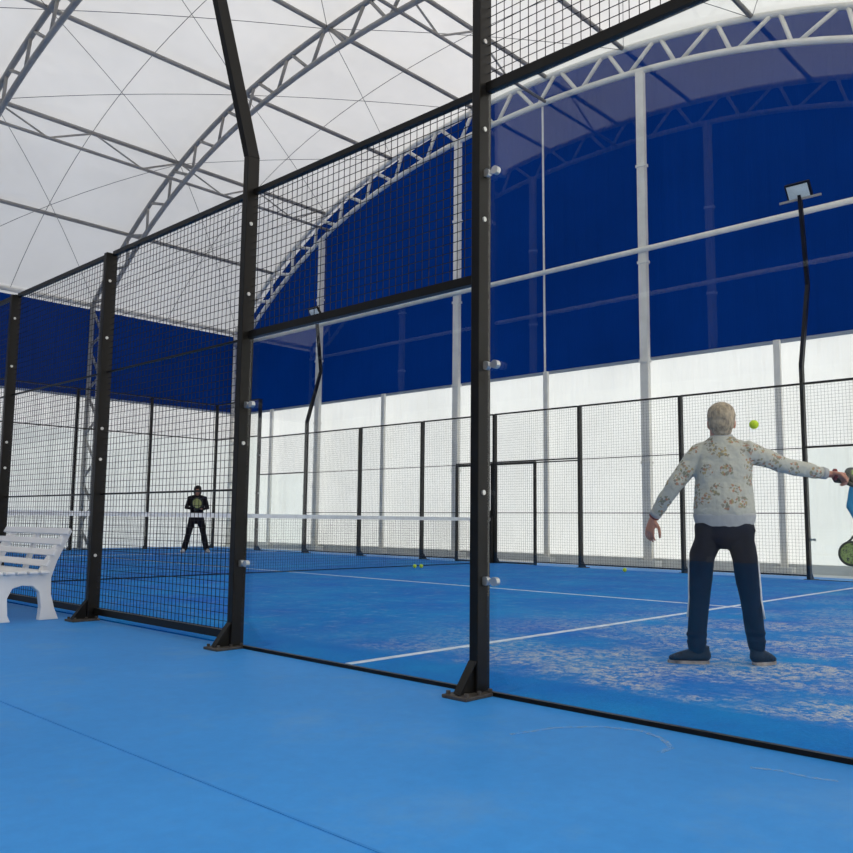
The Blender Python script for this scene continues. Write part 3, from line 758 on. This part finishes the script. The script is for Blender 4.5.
# -- the man seen from behind (local +y is away from the camera)
ang = math.atan2(2.29, 5.08)
MP = V((1.690, 1.530, .011))
man = thing('person', 'person seen from behind in a pale floral sweater and dark trousers, arms spread', 'person', MP, ang - math.pi / 2)
man.scale = (.943, .943, .953)
HC = (-.002, .0, 1.480)
b = MB(); head(b, HC, 1.0)
b.loft([(V((-.01, -.01, 1.28)), .075, .06), (V((-.016, -.005, 1.36)), .056, .056), (V((-.02, 0, 1.44)), .054, .058)], side=(1, 0, 0))
b.loft([((0, 0, .84), .130, .088), ((0, 0, .95), .130, .088), ((0, 0, 1.10), .145, .10), ((0, 0, 1.22), .160, .10), ((-.005, 0, 1.30), .135, .075)], side=(1, 0, 0))
LS, LE, LW = V((-.150, 0, 1.275)), V((-.300, -.03, 1.075)), V((-.430, .05, .885))
RS, RE, RW = V((.150, .0, 1.290)), V((.375, .10, 1.205)), V((.620, .22, 1.160))
for S, Ee, Ww in ((LS, LE, LW), (RS, RE, RW)):
    b.loft([(S, .045, .045), (S.lerp(Ee, .5), .043, .043), (Ee, .036, .036), (Ee.lerp(Ww, .4), .036, .036), (Ww, .026, .023)], side=(0, 1, 0))
for sx, pts in ((-1, [(-.10, 0, .84), (-.146, .0, .60), (-.160, -.03, .37), (-.180, -.09, .10)]), (1, [(.085, 0, .84), (.112, .0, .60), (.142, .02, .37), (.168, .0, .10)])):
    b.loft([(pts[0], .062, .070), (pts[1], .055, .060), (pts[2], .048, .050), (pts[3], .035, .035)], side=(1, 0, 0))
hand(b, LW + V((-.006, .0, -.012)), (-.30, .05, -.95), (.55, .6, -.1), 1.0, thumb=-1)
hand(b, RW + V((.012, .004, -.002)), (.95, .25, -.10), (0, -.35, -.93), 1.0, thumb=1, grip=True)
body = b.remesh('body', M['skin'], .0055, 2, man)
eyes(man, HC)
hb = MB(); hc = V(HC)
hb.ell(hc + V((0, -.018, .034)), (.088, .096, .090)); hb.ell(hc + V((0, -.040, -.008)), (.080, .066, .078)); hb.ell(hc + V((0, .03, .07)), (.070, .065, .052))
hb.loft([(hc + V((0, -.05, -.02)), .072, .045), (hc + V((0, -.050, -.065)), .062, .032)], side=(1, 0, 0))
hb.remesh('hair', M['hair_grey'], .006, 3, man, disp=(.03, .010))
s_ = MB()
s_.loft([((0, -.005, .875), .178, .118), ((0, -.01, .92), .186, .130), ((0, -.01, 1.0), .178, .126), ((0, 0, 1.10), .170, .122), ((0, 0, 1.20), .174, .120), ((-.003, 0, 1.27), .164, .105), ((-.003, 0, 1.315), .145, .094), ((-.003, 0, 1.350), .112, .082), ((-.003, 0, 1.385), .072, .070)], side=(1, 0, 0), n=24, round_=False)
for S, Ee, Ww in ((LS, LE, LW), (RS, RE, RW)):
    inn = S + V((.07 if S.x < 0 else -.07, 0, -.015))
    s_.loft([(inn, .056, .066), (S, .064, .070), (S.lerp(Ee, .45), .058, .060), (Ee, .050, .050), (Ee.lerp(Ww, .4), .049, .049), (Ee.lerp(Ww, .85), .040, .038)], side=(0, 1, 0))
for q in (-1, 1): s_.loft([((q * .03, 0, 1.325), .060, .060), ((q * .09, 0, 1.308), .058, .058), ((q * .14, 0, 1.285), .056, .060)], side=(0, 1, 0))
s_.remesh('sweater', M['sweater'], .0075, 5, man, disp=(.07, .016))
MB().loft([((0, -.005, .855), .180, .121), ((0, -.005, .895), .189, .131)], side=(1, 0, 0), n=32).remesh('hem_band', M['rib'], .0065, 2, man, label='pale grey ribbed hem')
for S, Ee, Ww in ((LS, LE, LW), (RS, RE, RW)):
    MB().tube([Ee.lerp(Ww, .86), Ee.lerp(Ww, .98)], [.040, .036], 14).build('cuff', M['rib'], man, True)
MB().loft([((-.003, 0, 1.372), .078, .072), ((-.002, 0, 1.398), .066, .065)], side=(1, 0, 0), n=20, round_=False).build('collar', M['rib'], man, True)
MB().tube([LE.lerp(LW, .99), LE.lerp(LW, 1.03)], [.034, .034], 14).build('wristband', M['red_band'], man, True)
MB().tube([RW + V((.038, .01, -.004)), RW + V((.052, .013, -.005))], [.037, .037], 14).build('wristband', M['red_band'], man, True)
tb = MB()
tb.loft([((0, 0, .875), .168, .106), ((0, 0, .84), .176, .114), ((0, -.005, .80), .182, .116)], side=(1, 0, 0), n=24)
tb.loft([((-.095, 0, .82), .086, .105), ((-.100, 0, .735), .084, .098), ((-.140, 0, .64), .077, .090), ((-.150, 0, .50), .070, .080), ((-.160, -.03, .37), .062, .070), ((-.176, -.07, .20), .058, .064), ((-.180, -.09, .10), .055, .062)], side=(1, 0, 0))
tb.loft([((.092, 0, .82), .086, .105), ((.092, 0, .735), .082, .098), ((.113, 0, .64), .077, .090), ((.125, .01, .50), .070, .080), ((.140, .02, .37), .061, .070), ((.160, .01, .20), .058, .062), ((.167, .0, .11), .052, .058)], side=(1, 0, 0))
for (x, z, r) in ((-.180, .17, .064), (-.18, .125, .062), (.163, .19, .063), (.168, .14, .058)):
    tb.ell((x, -.08 if x < 0 else 0, z), (r, r * 1.08, .022), 18, 8)
tb.remesh('trousers', M['navy'], .0075, 4, man, disp=(.09, .007))
for pts in ([(-.216, -.01, .62), (-.220, -.01, .50), (-.221, -.02, .37), (-.232, -.05, .27)], [(.188, 0, .62), (.196, .01, .50), (.202, .02, .37), (.216, .01, .27)]):
    st = MB(); st.tube(pts, .0075, 6); st.build('side_stripe', M['white_cloth'], man, True)
shoe(man, (-.112, -.075, 0), (-.348, -.125, 0), M['shoe'], .048)
shoe(man, (.150, -.03, 0), (.262, .10, 0), M['shoe'], .050)
# racket in the man's right hand
A = Matrix.Rotation(ang - math.pi / 2, 4, 'Z')
hp = MP + (A @ ((RW + V((.045, .030, -.028))) * .946))
hd = (A @ V((.62, .78, -.06))).normalized(); fn = (A @ V((.75, -.45, .80))); fn = (fn - hd * fn.dot(hd)).normalized(); xx = fn.cross(hd).normalized()
rm = Matrix((xx, fn, hd)).transposed().to_euler()
racket('dark green padel racket held out by the man in the floral sweater', M['face_green'], hp, rm)

# -- woman across the net
def simple_person(label, loc, rz, J, hairm, topm, legm, skinm, voxel=.010, shorts=False, cap=False):
    t = thing('person', label, 'person', loc, rz)
    b = MB(); H = V(J['head']); head(b, H, 1.0)
    b.loft([(H + V((0, -.015, -.20)), .07, .055), (H + V((0, -.01, -.06)), .050, .052)], side=(1, 0, 0))
    zt = J['sh'][0].z; zh = J['hip'][0].z
    b.loft([((0, 0, zh), .14, .10), ((0, 0, zh + .14), .118, .085), ((0, 0, zt - .14), .140, .10), ((0, 0, zt - .02), .125, .07)], side=(1, 0, 0))
    for i in (0, 1):
        S, E_, W_ = J['sh'][i], J['el'][i], J['wr'][i]
        b.loft([(S, .044, .044), (S.lerp(E_, .5), .040, .040), (E_, .033, .033), (E_.lerp(W_, .4), .034, .034), (W_, .025, .022)], side=(0, 1, 0))
        d = J['hd'][i]; hand(b, W_, d, J['curl'][i], .95, thumb=(1 if i else -1), grip=J['grip'][i])
        h_, k_, a_ = J['hip'][i], J['kn'][i], J['an'][i]
        b.loft([(h_, .078, .082), (h_.lerp(k_, .5), .066, .07), (k_, .050, .052), (k_.lerp(a_, .35), .050, .054), (a_, .034, .036)], side=(1, 0, 0))
        shoe(t, a_ + V((0, -.06, -a_.z)), a_ + V((J['toe'][i], .20, -a_.z)), M['white_cloth'] if not shorts else M['sole'], .044)
    b.remesh('body', skinm, voxel, 2, t); eyes(t, H)
    hh = MB(); hh.ell(H + V((0, -.015, .040)), (.092, .098, .090)); hh.ell(H + V((0, -.045, -.03)), (.095, .065, .11))
    if cap: hh.loft([(H + V((0, -.055, -.05)), .080, .045), (H + V((0, -.06, -.17)), .085, .035)], side=(1, 0, 0))
    hh.remesh('hair', hairm, .009, 2, t)
    s = MB(); g = .022
    s.loft([((0, 0, zh - .02), .168, .122), ((0, 0, zh + .14), .155, .112), ((0, 0, zt - .14), .170, .125), ((0, 0, zt - .03), .150, .095), ((0, 0, zt + .045), .085, .075)], side=(1, 0, 0), n=24)
    for i in (0, 1):
        S, E_, W_ = J['sh'][i], J['el'][i], J['wr'][i]; inn = S * .55 + V((0, 0, S.z * .45))
        if shorts: s.loft([(inn, .06, .07), (S, .062, .064), (E_, .056, .056), (E_.lerp(W_, .55), .050, .050)], side=(0, 1, 0))
        else: s.loft([(inn, .06, .07), (S, .062, .064), (E_, .052, .052), (E_.lerp(W_, .85), .040, .040)], side=(0, 1, 0))
    s.remesh('shirt' if shorts else 'jacket', topm, .010, 3, t, disp=(.08, .012))
    l = MB(); l.loft([((0, 0, zh + .06), .150, .112), ((0, 0, zh - .05), .165, .12)], side=(1, 0, 0))
    for i in (0, 1):
        h_, k_, a_ = J['hip'][i], J['kn'][i], J['an'][i]
        if shorts: l.loft([(h_, .09, .10), (h_.lerp(k_, .8), .085, .09)], side=(1, 0, 0))
        else: l.loft([(h_, .09, .10), (h_.lerp(k_, .5), .082, .088), (k_, .068, .070), (a_ + V((0, 0, .0)), .070, .074)], side=(1, 0, 0))
    l.remesh('shorts' if shorts else 'trousers', legm, .010, 3, t, disp=(.08, .010))
    return t
wl = V((7.93, 17.5, .011)); wr = math.atan2(-.67 - 17.5, -3.18 - 8.05) - math.pi / 2
J = dict(head=(0, .03, 1.475), sh=[V((-.165, 0, 1.30)), V((.165, 0, 1.30))], el=[V((-.245, .03, 1.06)), V((.245, .03, 1.06))], wr=[V((-.10, .23, 1.03)), V((.04, .24, 1.03))],
         hd=[V((.75, .6, .2)), V((-.6, .7, .2))], curl=[V((.3, .2, .9)), V((-.3, .2, .9))], grip=[True, True], hip=[V((-.085, 0, .84)), V((.085, 0, .84))], kn=[V((-.17, .06, .46)), V((.17, .06, .46))], an=[V((-.255, -.02, .09)), V((.255, -.02, .09))], toe=[-.06, .06])
wo = simple_person('person across the net in a black jacket and black trousers holding a yellow racket', wl, wr, J, M['hair_dark'], M['dark_cloth'], M['dark_cloth'], M['skin_tan'], cap=True)
WM = Matrix.Rotation(wr, 4, 'Z')
rp = wl + WM @ V((.03, .30, .87)); hd = (WM @ V((-.12, .25, .95))).normalized(); fn = WM @ V((.45, .9, -.1)); fn = (fn - hd * fn.dot(hd)).normalized(); xx = fn.cross(hd).normalized()
racket('yellow padel racket held before the chest by the person across the net', M['face_yellow'], rp, Matrix((xx, fn, hd)).transposed().to_euler(), .95)

# -- player at the right edge, facing the camera side
rl_ = V((8.0, 2.53, .011)); rr = math.atan2(-.67 - 2.5, -3.18 - 8.0) - math.pi / 2
J = dict(head=(.03, .05, 1.46), sh=[V((-.165, 0, 1.28)), V((.165, 0, 1.28))], el=[V((-.25, .02, 1.04)), V((.22, .03, 1.03))], wr=[V((-.20, .22, .95)), V((.10, .20, .80))],
         hd=[V((.0, .4, -.9)), V((.5, .6, -.6))], curl=[V((-.5, .6, .2)), V((-.6, .4, .3))], grip=[False, True], hip=[V((-.085, 0, .84)), V((.085, 0, .84))], kn=[V((-.13, .06, .46)), V((.13, .06, .46))], an=[V((-.16, -.02, .09)), V((.16, -.02, .09))], toe=[-.04, .04])
simple_person('person in a bright blue shirt and shorts at the right edge, partly out of frame', rl_, rr, J, M['hair_dark'], M['teal_shirt'], M['shorts'], M['skin'], shorts=True)
RM = Matrix.Rotation(rr, 4, 'Z')
rp = rl_ + RM @ V((.17, .30, .80)); hd = (RM @ V((.16, .06, -.95))).normalized(); fn = RM @ V((.1, 1, .0)); fn = (fn - hd * fn.dot(hd)).normalized(); xx = fn.cross(hd).normalized()
racket('green and black padel racket hanging from the hand of the blue-shirted player', M['face_green'], rp, Matrix((xx, fn, hd)).transposed().to_euler(), 1.02)

# ------------------------------------------------------------------ light
w = bpy.data.worlds.new('sky'); scn.world = w; w.use_nodes = True; nt = w.node_tree; bg = nt.nodes['Background']
tc = nt.nodes.new('ShaderNodeTexCoord'); sx = nt.nodes.new('ShaderNodeSeparateXYZ'); nt.links.new(tc.outputs['Generated'], sx.inputs[0])
mr = nt.nodes.new('ShaderNodeMapRange'); mr.inputs['From Min'].default_value = -1; mr.inputs['From Max'].default_value = 1
nt.links.new(sx.outputs['Y'], mr.inputs['Value'])
rr_ = nt.nodes.new('ShaderNodeValToRGB'); rr_.color_ramp.elements[0].color = (1.0, .97, .93, 1); rr_.color_ramp.elements[1].color = (.74, .78, .84, 1)
nt.links.new(mr.outputs[0], rr_.inputs[0])
m2 = nt.nodes.new('ShaderNodeMapRange'); m2.inputs['From Min'].default_value = -1; m2.inputs['From Max'].default_value = 1; m2.inputs['To Min'].default_value = .6; m2.inputs['To Max'].default_value = 2.45
nt.links.new(sx.outputs['X'], m2.inputs['Value']); vm = nt.nodes.new('ShaderNodeVectorMath'); vm.operation = 'SCALE'
nt.links.new(rr_.outputs[0], vm.inputs[0]); nt.links.new(m2.outputs[0], vm.inputs['Scale']); nt.links.new(vm.outputs[0], bg.inputs['Color']); bg.inputs['Strength'].default_value = 1.0
sun = bpy.data.lights.new('sun', 'SUN'); sun.energy = 5.5; sun.angle = math.radians(12); sun.color = (1, .95, .88)
so = bpy.data.objects.new('sun', sun); COL.objects.link(so)
dirv = V((.10, .84, -.50)).normalized(); so.rotation_euler = dirv.to_track_quat('-Z', 'Y').to_euler()

# ------------------------------------------------------------------ camera
yaw, pit, rol = .75994, .11110, .01099
F = V((math.cos(yaw) * math.cos(pit), math.sin(yaw) * math.cos(pit), math.sin(pit)))
R = V((math.sin(yaw), -math.cos(yaw), 0)); U = R.cross(F)
R2 = R * math.cos(rol) + U * math.sin(rol); U2 = U * math.cos(rol) - R * math.sin(rol)
cam = bpy.data.cameras.new('camera'); co = bpy.data.objects.new('camera', cam); COL.objects.link(co)
co.matrix_world = Matrix.Translation((-3.19579, -.67303, .80897)) @ Matrix((R2, U2, -F)).transposed().to_4x4()
cam.sensor_fit = 'HORIZONTAL'; cam.sensor_width = 36; cam.lens = 850.18 / 853 * 36; cam.clip_end = 200; cam.clip_start = .02
scn.camera = co
scn.view_settings.view_transform = 'Standard'; scn.view_settings.look = 'None'; scn.view_settings.gamma = 1; scn.view_settings.exposure = 0
scn.cycles.transparent_max_bounces = 24; scn.cycles.max_bounces = 8; scn.cycles.diffuse_bounces = 4
